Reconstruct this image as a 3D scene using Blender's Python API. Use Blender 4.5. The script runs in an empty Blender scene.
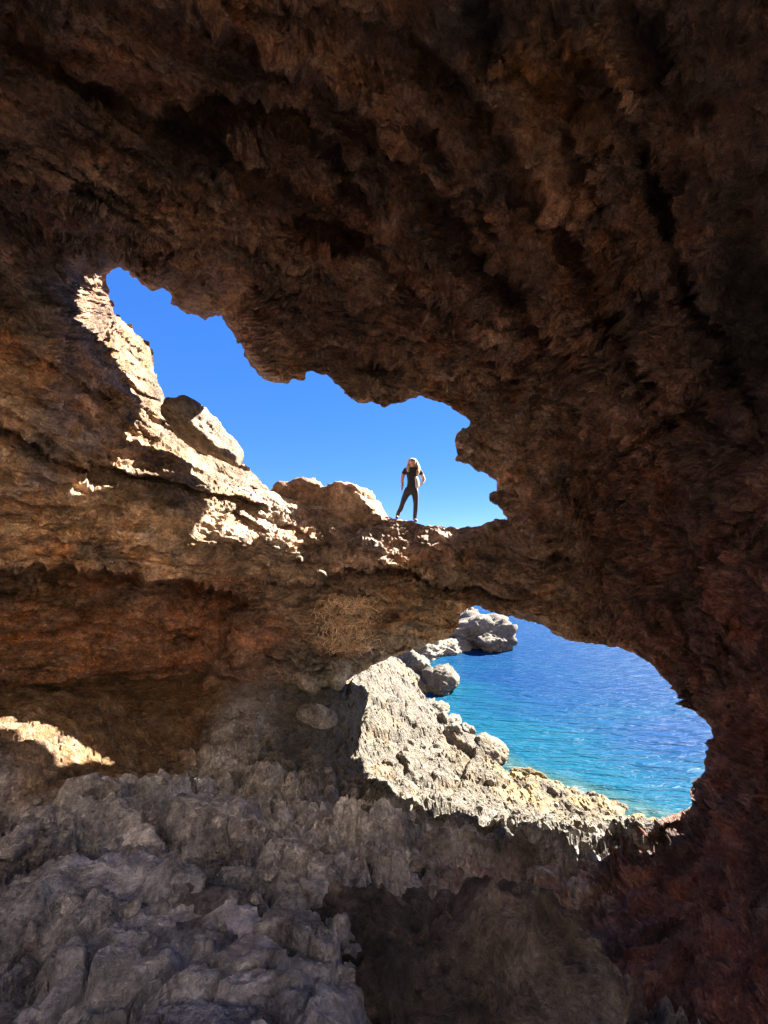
import bpy, math, random
import numpy as np

# ------------------------------------------------------------------ camera, sky, sun, exposure
random.seed(7)
SC = bpy.context.scene
COL = SC.collection
F_PX, CX, CY = 400.0, 384.0, 512.0
CAM = np.array([0.0, 0.0, 6.0])
PITCH = math.atan(48.0 / F_PX)
cd = bpy.data.cameras.new('camera')
cd.sensor_fit = 'VERTICAL'; cd.sensor_height = 24.0; cd.lens = F_PX / 1024 * 24.0
cd.clip_start = 0.05; cd.clip_end = 20000
cam = bpy.data.objects.new('camera', cd); COL.objects.link(cam)
cam.location = CAM; cam.rotation_euler = (math.pi / 2 + PITCH, 0, 0)
SC.camera = cam

SUN_ELEV, SUN_AZ = math.radians(38), math.radians(57)      # azimuth clockwise from +Y
SDIR = np.array([math.sin(SUN_AZ) * math.cos(SUN_ELEV), math.cos(SUN_AZ) * math.cos(SUN_ELEV), math.sin(SUN_ELEV)])
W = bpy.data.worlds.new('World'); SC.world = W; W.use_nodes = True
nt = W.node_tree
bg = nt.nodes['Background']
sky = nt.nodes.new('ShaderNodeTexSky'); sky.sky_type = 'NISHITA'; sky.sun_disc = False
sky.sun_elevation = SUN_ELEV; sky.sun_rotation = SUN_AZ
sky.altitude = 0; sky.air_density = 0.5; sky.dust_density = 0.0; sky.ozone_density = 6.0
gm = nt.nodes.new('ShaderNodeGamma'); gm.inputs[1].default_value = 0.45
hs = nt.nodes.new('ShaderNodeHueSaturation'); hs.inputs['Value'].default_value = 0.58; hs.inputs['Saturation'].default_value = 1.8; hs.inputs['Hue'].default_value = 0.522
nt.links.new(sky.outputs[0], gm.inputs[0]); nt.links.new(gm.outputs[0], hs.inputs['Color']); nt.links.new(hs.outputs[0], bg.inputs[0])
bg.inputs[1].default_value = 0.05
sl = bpy.data.lights.new('sun', 'SUN'); sl.energy = 2.0; sl.angle = math.radians(0.5); sl.color = (1.0, 0.93, 0.83)
so = bpy.data.objects.new('sun', sl); COL.objects.link(so)
so.rotation_euler = (math.pi / 2 - SUN_ELEV, 0, -SUN_AZ + math.pi)
so.location = (20, 10, 40)
SC.view_settings.view_transform = 'Standard'; SC.view_settings.look = 'None'
SC.view_settings.gamma = 1.0; SC.view_settings.use_curve_mapping = False
SC.view_settings.exposure = 4.6
try:
    SC.cycles.max_bounces = 10; SC.cycles.diffuse_bounces = 8; SC.cycles.use_denoising = True; SC.cycles.denoiser = 'OPENIMAGEDENOISE'; SC.cycles.denoising_input_passes = 'RGB_ALBEDO_NORMAL'; SC.cycles.denoising_prefilter = 'NONE'
    SC.cycles.sample_clamp_indirect = 6.0
except Exception:
    pass

# ------------------------------------------------------------------ maths helpers
FWD = np.array([0, math.cos(PITCH), math.sin(PITCH)]); UPV = np.array([0, -math.sin(PITCH), math.cos(PITCH)])
def unproj(u, v, d):
    u = np.asarray(u, float); v = np.asarray(v, float); d = np.asarray(d, float)
    return (CAM + d[..., None] * FWD + ((u - CX) / F_PX * d)[..., None] * np.array([1.0, 0, 0])
            + ((CY - v) / F_PX * d)[..., None] * UPV)
def ss(a, b, x):
    t = np.clip((x - a) / (b - a), 0, 1); return t * t * (3 - 2 * t)

def _h(ix, iy, iz, seed):
    h = (ix.astype(np.uint32) * np.uint32(374761393) + iy.astype(np.uint32) * np.uint32(668265263)
         + iz.astype(np.uint32) * np.uint32(2147483647 - 1013) + np.uint32(seed * 1274126177 & 0xffffffff))
    h = (h ^ (h >> np.uint32(13))) * np.uint32(1274126177)
    h = (h ^ (h >> np.uint32(16))) * np.uint32(2246822519)
    return h ^ (h >> np.uint32(15))
def perlin(P, seed=0):
    P = np.asarray(P, np.float32); i = np.floor(P); f = P - i; i = i.astype(np.int64)
    w = f * f * f * (f * (f * 6 - 15) + 10); out = np.zeros(len(P), np.float32)
    for dx in (0, 1):
        wx = w[:, 0] if dx else 1 - w[:, 0]
        for dy in (0, 1):
            wy = w[:, 1] if dy else 1 - w[:, 1]
            for dz in (0, 1):
                wz = w[:, 2] if dz else 1 - w[:, 2]
                h = _h(i[:, 0] + dx, i[:, 1] + dy, i[:, 2] + dz, seed)
                gx = (h & np.uint32(1023)).astype(np.float32) / 511.5 - 1
                gy = ((h >> np.uint32(10)) & np.uint32(1023)).astype(np.float32) / 511.5 - 1
                gz = ((h >> np.uint32(20)) & np.uint32(1023)).astype(np.float32) / 511.5 - 1
                out += wx * wy * wz * (gx * (f[:, 0] - dx) + gy * (f[:, 1] - dy) + gz * (f[:, 2] - dz))
    return out * 1.4
def fbm(P, octs=4, seed=0, gain=0.5):
    o = np.zeros(len(P), np.float32); a = 1.0; s = 1.0
    for k in range(octs):
        o += a * perlin(np.asarray(P) * s + 17.3 * k, seed + k); a *= gain; s *= 2.03
    return o
def ridged(P, octs=4, seed=0, gain=0.5):
    o = np.zeros(len(P), np.float32); a = 1.0; s = 1.0; t = 0
    for k in range(octs):
        n = 1 - np.abs(perlin(np.asarray(P) * s + 9.1 * k, seed + k)) * 2
        o += a * n * n * np.sign(n); t += a; a *= gain; s *= 2.03
    return o / t
def worley(P, seed=0):
    """F1, F2 and a random value of the nearest cell."""
    P = np.asarray(P, np.float32); i = np.floor(P).astype(np.int64); f1 = np.full(len(P), 9, np.float32); f2 = f1.copy()
    idv = np.zeros(len(P), np.float32)
    for dx in (-1, 0, 1):
        for dy in (-1, 0, 1):
            for dz in (-1, 0, 1):
                c = i + np.array([dx, dy, dz]); h = _h(c[:, 0], c[:, 1], c[:, 2], seed)
                q = np.stack([(h & np.uint32(1023)), (h >> np.uint32(10)) & np.uint32(1023), (h >> np.uint32(20)) & np.uint32(1023)], 1).astype(np.float32) / 1023
                d = np.sqrt((((c + q) - P) ** 2).sum(1)).astype(np.float32)
                m = d < f1
                f2 = np.where(m, f1, np.minimum(f2, d)); idv = np.where(m, q[:, 0], idv); f1 = np.where(m, d, f1)
    return f1, f2, idv
def bedcoords(P, nrm, along, sn, sl_, sc_=None):
    """coordinates stretched along a bedding direction: sn = size across the beds, sl_ = size along."""
    n = np.array(nrm, float); n /= np.linalg.norm(n)
    a = np.array(along, float); a -= n * a.dot(n); a /= np.linalg.norm(a); b = np.cross(n, a)
    return np.stack([P @ a / sl_, P @ b / (sc_ or sl_), P @ n / sn], 1)
def seg_dist(U, V, pts, closed=False):
    """distance, signed side (+ = right of travel with y down) and arc parameter 0..1 to a polyline"""
    pts = np.asarray(pts, float); n = len(pts); best = np.full(U.shape, 1e9); side = np.zeros(U.shape); arc = np.zeros(U.shape)
    segs = [(pts[k], pts[(k + 1) % n]) for k in range(n if closed else n - 1)]
    L = [np.linalg.norm(b - a) for a, b in segs]; tot = sum(L); s0 = 0
    for (a, b), l in zip(segs, L):
        e = (b - a) / max(l, 1e-6); x = U - a[0]; y = V - a[1]
        t = np.clip(x * e[0] + y * e[1], 0, l); dx = x - t * e[0]; dy = y - t * e[1]; d = np.hypot(dx, dy)
        m = d < best; best = np.where(m, d, best)
        side = np.where(m, np.sign(e[0] * y - e[1] * x), side); arc = np.where(m, (s0 + t) / tot, arc); s0 += l
    return best, side, arc
def inside(U, V, pts):
    r = np.zeros(U.shape, bool); n = len(pts)
    for k in range(n):
        x0, y0 = pts[k]; x1, y1 = pts[(k + 1) % n]
        if y0 == y1: continue
        c = ((y0 > V) != (y1 > V)) & (U < (x1 - x0) * (V - y0) / (y1 - y0) + x0); r ^= c
    return r
def tps_fit(X, y, lam=1e-4):
    X = np.asarray(X, float); n = len(X); s = X.std(0).max(); c = X.mean(0); Z = (X - c) / s
    r2 = ((Z[:, None] - Z[None]) ** 2).sum(-1); K = 0.5 * r2 * np.log(r2 + 1e-12) + lam * np.eye(n)
    Pm = np.hstack([np.ones((n, 1)), Z]); A = np.block([[K, Pm], [Pm.T, np.zeros((3, 3))]])
    w = np.linalg.solve(A, np.concatenate([y, np.zeros(3)])); return Z, c, s, w
def tps_eval(m, Q):
    Z, c, s, w = m; Q = (np.asarray(Q, float) - c) / s; out = np.empty(len(Q))
    for k in range(0, len(Q), 40000):
        q = Q[k:k + 40000]; r2 = ((q[:, None] - Z[None]) ** 2).sum(-1)
        out[k:k + 40000] = (0.5 * r2 * np.log(r2 + 1e-12)) @ w[:len(Z)] + w[len(Z)] + q @ w[len(Z) + 1:]
    return out

# ------------------------------------------------------------------ scene helpers
def tag(o, label=None, cat=None, group=None, kind=None):
    if label: o['label'] = label
    if cat: o['category'] = cat
    if group: o['group'] = group
    if kind: o['kind'] = kind
    return o
def mesh_np(name, V, Fq, mat, color=None, smooth=True, parent=None, tri=False):
    me = bpy.data.meshes.new(name); V = np.asarray(V, np.float32); Fq = np.asarray(Fq, np.int32); k = Fq.shape[1]
    me.vertices.add(len(V)); me.vertices.foreach_set('co', V.ravel())
    me.loops.add(Fq.size); me.loops.foreach_set('vertex_index', Fq.ravel())
    me.polygons.add(len(Fq)); me.polygons.foreach_set('loop_start', np.arange(0, Fq.size, k, dtype=np.int32))
    me.update(calc_edges=True)
    me.polygons.foreach_set('use_smooth', np.full(len(Fq), smooth))
    if color is not None:
        a = me.color_attributes.new('tint', 'FLOAT_COLOR', 'POINT')
        c = np.ones((len(V), 4), np.float32); c[:, :3] = np.clip(color, 0.005, 0.9); a.data.foreach_set('color', c.ravel())
    me.materials.append(mat)
    o = bpy.data.objects.new(name, me); COL.objects.link(o)
    if parent: o.parent = parent
    return o

def rock_mat(name, rough=0.92, bump=1.0, scale=1.0, vary=0.55, pits=0.5, speck=(0.5, 0.5, 0.5)):
    m = bpy.data.materials.new(name); m.use_nodes = True; t = m.node_tree; N = t.nodes.new; Lk = t.links.new
    b = t.nodes['Principled BSDF']; b.inputs['Roughness'].default_value = rough
    b.inputs['Specular IOR Level'].default_value = 0.25
    tc = N('ShaderNodeTexCoord'); at = N('ShaderNodeAttribute'); at.attribute_name = 'tint'
    def noise(s, det, r, dist=0.0):
        n = N('ShaderNodeTexNoise'); n.inputs['Scale'].default_value = s * scale; n.inputs['Detail'].default_value = det
        n.inputs['Roughness'].default_value = r; n.inputs['Distortion'].default_value = dist
        Lk(tc.outputs['Object'], n.inputs['Vector']); return n
    def mrange(src, a, b_, c, d):
        r = N('ShaderNodeMapRange'); r.inputs[1].default_value = a; r.inputs[2].default_value = b_
        r.inputs[3].default_value = c; r.inputs[4].default_value = d; Lk(src, r.inputs[0]); return r.outputs[0]
    def mathn(op, x, y):
        n = N('ShaderNodeMath'); n.operation = op
        for k, q in enumerate((x, y)):
            if isinstance(q, (int, float)): n.inputs[k].default_value = q
            else: Lk(q, n.inputs[k])
        return n.outputs[0]
    n1 = noise(1.7, 10, 0.65, 0.6); n2 = noise(9, 8, 0.7, 0.3); n3 = noise(34, 5, 0.7)
    v1 = N('ShaderNodeTexVoronoi'); v1.inputs['Scale'].default_value = 14 * scale; Lk(tc.outputs['Object'], v1.inputs['Vector'])
    var = mathn('MULTIPLY', mrange(n1.outputs[0], 0.3, 0.7, 1 - vary, 1 + vary), mrange(n2.outputs[0], 0.3, 0.7, 1 - vary * 0.8, 1 + vary * 0.8))
    var = mathn('MULTIPLY', var, mrange(n3.outputs[0], 0.3, 0.7, 0.65, 1.35))
    mul = N('ShaderNodeVectorMath'); mul.operation = 'SCALE'; Lk(at.outputs['Color'], mul.inputs[0]); Lk(var, mul.inputs['Scale'])
    hsv = N('ShaderNodeHueSaturation'); Lk(mul.outputs[0], hsv.inputs['Color'])
    n4 = noise(3.1, 6, 0.6, 0.4)
    Lk(mrange(n4.outputs[0], 0.3, 0.7, 0.8, 1.2), hsv.inputs['Saturation']); Lk(mrange(n2.outputs[0], 0.3, 0.7, 0.488, 0.512), hsv.inputs['Hue'])
    Lk(hsv.outputs[0], b.inputs['Base Color'])
    hgt = mathn('ADD', mathn('MULTIPLY', n2.outputs[0], 0.10), mathn('MULTIPLY', n3.outputs[0], 0.035))
    hgt = mathn('ADD', hgt, mathn('MULTIPLY', mrange(v1.outputs['Distance'], 0.0, 0.45, 0, 1), 0.03 * pits))
    dn = N('ShaderNodeVectorMath'); dn.operation = 'MULTIPLY_ADD'; Lk(n2.outputs['Color'], dn.inputs[0]); dn.inputs[1].default_value = (.25, .25, .25); Lk(tc.outputs['Object'], dn.inputs[2])
    v2 = N('ShaderNodeTexVoronoi'); v2.feature = 'DISTANCE_TO_EDGE'; v2.inputs['Scale'].default_value = 4.2 * scale; Lk(dn.outputs[0], v2.inputs['Vector'])
    hgt = mathn('ADD', hgt, mathn('MULTIPLY', mrange(v2.outputs['Distance'], 0.0, 0.05, 0, 1), 0.022))
    bp = N('ShaderNodeBump'); bp.inputs['Strength'].default_value = 0.95; bp.inputs['Distance'].default_value = bump
    Lk(hgt, bp.inputs['Height']); Lk(bp.outputs[0], b.inputs['Normal'])
    return m
def plain_mat(name, col, rough=0.6, noise_s=30, vary=0.25, spec=0.3, bump=0.0):
    m = bpy.data.materials.new(name); m.use_nodes = True; t = m.node_tree; b = t.nodes['Principled BSDF']
    b.inputs['Roughness'].default_value = rough; b.inputs['Specular IOR Level'].default_value = spec
    tc = t.nodes.new('ShaderNodeTexCoord'); n = t.nodes.new('ShaderNodeTexNoise'); n.inputs['Scale'].default_value = noise_s; n.inputs['Detail'].default_value = 5
    t.links.new(tc.outputs['Object'], n.inputs['Vector'])
    r = t.nodes.new('ShaderNodeMapRange'); r.inputs[1].default_value = 0.3; r.inputs[2].default_value = 0.7
    r.inputs[3].default_value = 1 - vary; r.inputs[4].default_value = 1 + vary; t.links.new(n.outputs[0], r.inputs[0])
    s = t.nodes.new('ShaderNodeVectorMath'); s.operation = 'SCALE'; s.inputs[0].default_value = col[:3]; t.links.new(r.outputs[0], s.inputs['Scale'])
    t.links.new(s.outputs[0], b.inputs['Base Color'])
    if bump:
        bp = t.nodes.new('ShaderNodeBump'); bp.inputs['Distance'].default_value = bump; t.links.new(n.outputs[0], bp.inputs['Height']); t.links.new(bp.outputs[0], b.inputs['Normal'])
    return m
M_CAVE = rock_mat('cave_limestone', bump=1.8, vary=0.68)
M_GREY = rock_mat('grey_limestone', bump=1.8, vary=0.68, pits=0.9)
M_SHORE = rock_mat('pale_limestone', bump=1.8, vary=0.32, pits=1.0)

# ------------------------------------------------------------------ ground: cave floor and shore, one terrain
GP = [  # pixel u, v and axial distance of points seen on the ground
 (0,1024,1.9),(150,1024,1.75),(300,1024,1.75),(450,1024,3.3),(620,1024,3.3),(768,1024,2.6),
 (0,900,2.9),(140,900,2.75),(270,900,3.0),(340,905,3.4),(450,890,4.9),(600,900,4.9),
 (0,850,3.7),(80,800,4.6),(150,850,3.8),(0,800,5.0),(140,792,5.7),(230,830,4.6),(300,800,6.0),(300,850,4.7),(384,850,5.0),
 (0,765,5.3),(50,740,6.0),(50,712,6.7),(0,705,6.5),(100,730,7.0),(100,690,9.3),(200,750,8.2),(150,757,7.5),(180,772,7.7),(95,757,6.5),(200,705,9.4),(260,700,9.7),(270,745,8.4),
 (320,760,8.6),(340,735,9.6),(335,700,10.6),(380,790,8.2),(420,820,7.0),(470,845,5.9),(540,840,6.2),(600,832,6.6),(640,824,7.0),
 (440,795,8.9),(500,812,8.3),(560,822,7.7),(380,740,10.4),(345,690,11.4),(380,690,12.8),(400,670,15.0),(370,675,13.0),
 (430,760,10.6),(470,780,10.3),(540,800,9.7),(600,808,9.6),
]
SHORE_PX = [(418,668,20.5),(432,688,18.4),(422,704,16.2),(445,722,14.6),(470,738,13.3),(495,748,12.6),(510,768,11.6),(530,774,11.2),(560,784,10.7),(600,796,10.15),(640,812,9.5),(690,826,9.0)]
P = unproj(*np.array(GP, float).T); ctl = [tuple(p) for p in P]
shore_xy = []
for u, v, d in SHORE_PX:
    p = unproj(u, v, d); k = (CAM[2] - 0.03) / (CAM[2] - p[2]); q = CAM + (p - CAM) * k; q[2] = 0.05   # on the water line
    ctl.append(tuple(q)); shore_xy.append(q)
sea_n = np.array([0.62, 0.78])
for q in shore_xy:
    ctl.append((q[0] + sea_n[0] * 1.5, q[1] + sea_n[1] * 1.5, -0.9)); ctl.append((q[0] + sea_n[0] * 8, q[1] + sea_n[1] * 8, -3.0))
ctl += [(0,0.3,4.35),(-2,0,4.2),(2,0,4.0),(0,-3,4.2),(-6,-3,4.0),(5,-3,3.8),(-9,3,3.4),(-12,8,3.2),(-12,14,3.0),(-6,14,2.8),(-4,18,2.2),(0,-10,3.8),(-9,-10,3.8),(9,-10,3.2),
        (9,2,1.0),(12,6,-2.5),(-3,26,0.4),(-8,26,2.0),(30,20,-8),(10,40,-8),(30,0,-7),(0,40,-3)]
ctl = np.array(ctl); GT = tps_fit(ctl[:, :2], ctl[:, 2], 3e-4)
def ground_base(xy):
    return tps_eval(GT, xy)

def ring_angles():
    a = [np.radians(np.arange(-52, 52.001, 0.19)), np.radians(np.arange(55, 306, 3.0))]
    return np.concatenate(a)
ang = ring_angles(); NA = len(ang)
rad = 0.9 * np.exp(np.arange(0, 640) * 0.0056); rad = rad[rad < 34]; rad = np.concatenate([[0.02, 0.3, 0.6], rad, [38, 44, 55, 70]]); NR = len(rad)
A, R = np.meshgrid(ang, rad); GX = (np.sin(A) * R).ravel(); GY = (np.cos(A) * R).ravel()
z0 = ground_base(np.stack([GX, GY], 1)); z0 = np.clip(z0, -9, 9)
# tame the far corners
z0 = np.where((GX < -13), np.minimum(z0, 3.5), z0)
hb = np.clip(-GY - 3.0, 0, 60); z0 = z0 + np.minimum(1.9 * hb, 26 + 0.1 * hb) * ss(-24, -12, GX + 0 * GY) * ss(44, 30, GX)  # unseen hillside behind the camera, added to bounce warm sunlight into the cave
P = np.stack([GX, GY, z0], 1)
def ground_detail(P):
    wp = P + 0.35 * np.stack([perlin(P * 0.9, 1), perlin(P * 0.9, 2), perlin(P * 0.9, 3)], 1)
    bc = bedcoords(wp, (0.25, -0.35, 1), (0.9, 0.5, 0), 0.5, 1.5, 0.8)
    f1, f2, idv = worley(bc, 5); crack = np.clip((f2 - f1) / 0.22, 0, 1)
    g1, g2, idg = worley(bedcoords(wp, (0.25, -0.35, 1), (0.8, 0.6, 0), 0.25, 0.6, 0.35), 9); crack2 = np.clip((g2 - g1) / 0.25, 0, 1)
    d = 0.34 * (idv - 0.5) * crack ** 0.7 - 0.14 * (1 - crack) + 0.10 * (idg - 0.5) * crack2 - 0.05 * (1 - crack2)
    d += 0.26 * fbm(P * 0.55, 3, 21) + 0.16 * ridged(wp * np.array([1.1, 1.1, 2.0]), 5, 31, 0.55) + 0.03 * fbm(P * 6, 4, 41, 0.6)
    d += 0.045 * ridged(wp * 4.3, 4, 55, 0.6)
    wq = P + 0.10 * np.stack([perlin(P * 3.3, 71), perlin(P * 3.3, 72), perlin(P * 3.3, 73)], 1)
    for s_, a_ in ((2.2, .10), (4.7, .05), (10, .026), (21, .012)):
        d -= a_ * (0.45 - np.abs(perlin(wq * s_ * np.array([1, .8, 1.5]), int(s_ * 10))) * 2)
    d -= 0.35 * np.clip(0.3 - worley(wq * 3.1, 75)[0], 0, 1) * ss(-.1, .4, fbm(P * .8, 3, 76))
    return d
det = ground_detail(P)
sh_ = P + .25 * np.stack([perlin(P * 1.1, 1), perlin(P * 1.1, 2), perlin(P * 1.1, 3)], 1)
h1, h2, hid = worley(bedcoords(sh_, (0.4, 0.3, 1), (0.5, 0.8, -.1), 0.9, 2.4, 1.1), 505); hk = np.clip((h2 - h1) / .12, 0, 1)
h3, h4, hie = worley(bedcoords(sh_, (0.4, 0.3, 1), (0.5, 0.8, -.1), 0.3, 0.8, 0.4), 506); hk2 = np.clip((h4 - h3) / .15, 0, 1)
shore_det = 0.42 * (hid - .5) * hk ** .5 - .16 * (1 - hk) + .13 * (hie - .5) * hk2 - .05 * (1 - hk2) + .12 * fbm(P * .8, 4, 507) + .05 * ridged(P * 3.0, 5, 508, .6)
rr = np.hypot(GX, GY)
amp = np.where(z0 < 0, 0.6, 1.0) * (0.08 + 0.82 * ss(0.3, 6.0, rr))
outside = ss(7.6, 9.6, GY + 0.35 * np.maximum(GX, 0))          # the sunlit shore is smoother
amp *= 1 - 0.5 * outside
amp *= 1 - 0.82 * ss(-3.2, -4.4, GX) * ss(5.2, 5.9, GY) * ss(9, 8, GY)
det = 0.38 * det + 1.2 * shore_det + 0.05 * ridged(P * np.array([5, 5, 9.]), 4, 509, .6)
sq1, sq2, cid_s = worley(bedcoords(P + .1 * np.stack([perlin(P * 3, 21), perlin(P * 3, 22), perlin(P * 3, 23)], 1), (.4, .3, 1), (.5, .8, -.1), .14, .5, .22), 525); ck_s = np.clip((sq2 - sq1) / .15, 0, 1)
cq = P + .08 * np.stack([perlin(P * 4, 11), perlin(P * 4, 12), perlin(P * 4, 13)], 1)
c1_, c2_, cid = worley(bedcoords(cq, (.3, -.3, 1), (.9, .4, 0), .16, .38, .24), 515); ckk = np.clip((c2_ - c1_) / .08, 0, 1)
fine = .20 * (cid - .5) * ckk - .11 * (1 - ckk) + .05 * ridged(bedcoords(cq, (.3, -.3, 1), (.9, .4, 0), .3, .6, .4), 5, 516, .62)
pit_ = np.clip(.34 - worley(cq * np.array([2.6, 2.6, 3.5]), 517)[0], 0, 1) * ss(-.15, .3, fbm(P * .7, 3, 518)); fine -= .7 * pit_
P[:, 2] += fine * np.clip(rr / 3.0, .1, 1) * (1 - .75 * outside) * (1 - .6 * ss(-3.2, -4.4, GX) * ss(5.2, 5.9, GY)) * (1 - ss(-1, -4, GY))
P[:, 2] += (det * (1 - outside) + (shore_det * 1.35 + .16 * (cid_s - .5) * ck_s - .06 * (1 - ck_s)) * outside) * amp
# colours
def gcol(c): return np.array(c, float)
col = np.tile(gcol((0.47, 0.44, 0.45)), (len(P), 1))
n_a = fbm(P * 0.5, 4, 61); n_b = fbm(P * 1.6, 4, 66)
def blend(col, c, w): return col * (1 - w[:, None]) + gcol(c) * w[:, None]
col = blend(col, (0.56, 0.52, 0.52), ss(-0.1, 0.5, n_a))
col = blend(col, (0.28, 0.215, 0.20), ss(0.0, 0.45, n_b) * 0.6)
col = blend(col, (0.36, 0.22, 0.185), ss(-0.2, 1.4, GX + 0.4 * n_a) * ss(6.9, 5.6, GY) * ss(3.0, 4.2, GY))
col = blend(col, (0.3024, 0.2016, 0.1224), ss(-3.6, -4.6, GX) * ss(5.8, 6.6, GY))  # warm tone painted where the sun patch falls on the left floor
col = blend(col, (0.155, 0.137, 0.109), ss(6.6, 8.0, GY + 0.25 * GX + 0.5 * n_a) * ss(-3.5, -2.0, GX))
col = blend(col, (0.66, 0.54, 0.41), ss(-0.5, -2.0, GY))  # unseen ground behind the camera, made pale to reflect more light inside
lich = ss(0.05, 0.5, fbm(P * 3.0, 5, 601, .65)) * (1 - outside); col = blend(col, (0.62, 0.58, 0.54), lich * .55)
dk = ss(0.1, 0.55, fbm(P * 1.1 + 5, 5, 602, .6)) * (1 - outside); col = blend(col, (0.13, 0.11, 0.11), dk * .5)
near_shade = ss(4.6, 2.6, GY) * ss(-3, 0, GY) ; col = col * (1 - .3 * near_shade)[:, None]  # foreground shade painted in as a darker floor colour
mid_light = ss(4.2, 5.5, GY) * (1 - outside) * ss(1.5, 0, GX); col = col * (1 + .2 * mid_light)[:, None]  # lighter middle floor, painted in for light from the openings
sc_ = ss(.1, .5, fbm(P * 1.3, 5, 603, .6)) * outside; col = blend(col, (0.2592, 0.1872, 0.1080), sc_ * .5)
sd2 = ss(.15, .5, fbm(P * 2.2 + 3, 5, 604, .65)) * outside; col = blend(col, (0.15, 0.13, 0.11), sd2 * .55)
wet = ss(.55, .2, P[:, 2] + .25 * n_b) * outside; col = blend(col, (0.13, 0.105, 0.07), wet * .7)
col = blend(col, (.24, .135, .065), ss(-3.4, -4.2, GX) * ss(5.2, 5.8, GY) * .85)  # orange of the sunlit patch put into the floor colour
col = blend(col, (0.34, 0.25, 0.13), ss(0.45, 0.12, P[:, 2]) * ss(-0.3, 0.3, n_b) * 0.8)
idx = np.arange(NR * NA).reshape(NR, NA)
nx = np.roll(idx, -1, axis=1)
Fq = np.stack([idx[:-1].ravel(), nx[:-1].ravel(), nx[1:].ravel(), idx[1:].ravel()], 1)[:, ::-1]
cy_ = P[Fq].mean(1); is_shore = (cy_[:, 1] + 0.25 * cy_[:, 0] > 9.0)
def submesh(name, V, Fq, mask, mat, col):
    f = Fq[mask]; uq, inv = np.unique(f, return_inverse=True)
    return mesh_np(name, V[uq], inv.reshape(f.shape), mat, col[uq], smooth=False)
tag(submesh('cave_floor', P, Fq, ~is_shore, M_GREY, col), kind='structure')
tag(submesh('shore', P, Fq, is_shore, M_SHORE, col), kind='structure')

# ------------------------------------------------------------------ sea
def sea_mat():
    m = bpy.data.materials.new('sea_water'); m.use_nodes = True; t = m.node_tree; N = t.nodes.new; Lk = t.links.new; b = t.nodes['Principled BSDF']
    b.inputs['Roughness'].default_value = 0.24; b.inputs['IOR'].default_value = 1.33; b.inputs['Specular IOR Level'].default_value = 0.015
    at = N('ShaderNodeAttribute'); at.attribute_name = 'tint'
    tc = N('ShaderNodeTexCoord'); mp = N('ShaderNodeMapping'); mp.inputs['Rotation'].default_value = (0, 0, math.radians(14)); mp.inputs['Scale'].default_value = (0.55, 2.2, 1)
    Lk(tc.outputs['Object'], mp.inputs[0])
    n1 = N('ShaderNodeTexNoise'); n1.inputs['Scale'].default_value = 1.35; n1.inputs['Detail'].default_value = 5; n1.inputs['Roughness'].default_value = 0.55; n1.inputs['Distortion'].default_value = 0.3
    n2 = N('ShaderNodeTexNoise'); n2.inputs['Scale'].default_value = 3.4; n2.inputs['Detail'].default_value = 4; n2.inputs['Distortion'].default_value = 0.5
    Lk(mp.outputs[0], n1.inputs['Vector']); Lk(mp.outputs[0], n2.inputs['Vector'])
    ad = N('ShaderNodeMath'); ad.operation = 'MULTIPLY_ADD'; Lk(n2.outputs[0], ad.inputs[0]); ad.inputs[1].default_value = 0.3; Lk(n1.outputs[0], ad.inputs[2])
    bp = N('ShaderNodeBump'); bp.inputs['Distance'].default_value = 0.36; bp.inputs['Strength'].default_value = 0.9; Lk(ad.outputs[0], bp.inputs['Height']); Lk(bp.outputs[0], b.inputs['Normal'])
    Lk(at.outputs['Color'], b.inputs['Base Color'])
    return m
sa = np.radians(np.arange(-50, 62, 0.25)); sr = np.concatenate([5 * np.exp(np.arange(0, 340) * 0.008), 80 * 1.35 ** np.arange(1, 14), [6000]])
A, R = np.meshgrid(sa, sr); X = (np.sin(A) * R).ravel(); Y = (np.cos(A) * R).ravel()
zg = np.clip(ground_base(np.stack([X, Y], 1)), -9, 9); zg = np.where(np.hypot(X, Y) > 40, -9, zg)
SP = np.stack([X, Y, np.zeros_like(X)], 1); dep = np.clip(-zg, 0, 9)
nn = fbm(SP * np.array([0.16, 0.3, 1]), 4, 81)
w = ss(0.5, 3.4, dep + 1.6 * nn)
sc = np.array([0.00518, 0.04802, 0.08611])[None] * (1 - w[:, None]) + np.array([0.00156, 0.02815, 0.08611])[None] * w[:, None]
w2 = ss(0.5, 0.0, dep); sc = sc * (1 - w2[:, None]) + np.array([0.01800, 0.05400, 0.06120])[None] * w2[:, None]
foam = 0.25 * ss(0.2, 0.0, dep) * ss(0.05, 0.45, fbm(SP * 1.6, 4, 83, .65)); sc = sc * (1 - foam[:, None]) + foam[:, None] * np.array([0.2, 0.24, 0.25])
w3 = ss(20, 60, np.hypot(X, Y)); sc = sc * (1 - w3[:, None]) + np.array([0.00190, 0.02981, 0.09173])[None] * w3[:, None]
nr, na = len(sr), len(sa); idx = np.arange(nr * na).reshape(nr, na)
Fs = np.stack([idx[:-1, :-1].ravel(), idx[1:, :-1].ravel(), idx[1:, 1:].ravel(), idx[:-1, 1:].ravel()], 1)[:, ::-1]
tag(mesh_np('sea', SP, Fs, sea_mat(), sc), kind='structure')

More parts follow.
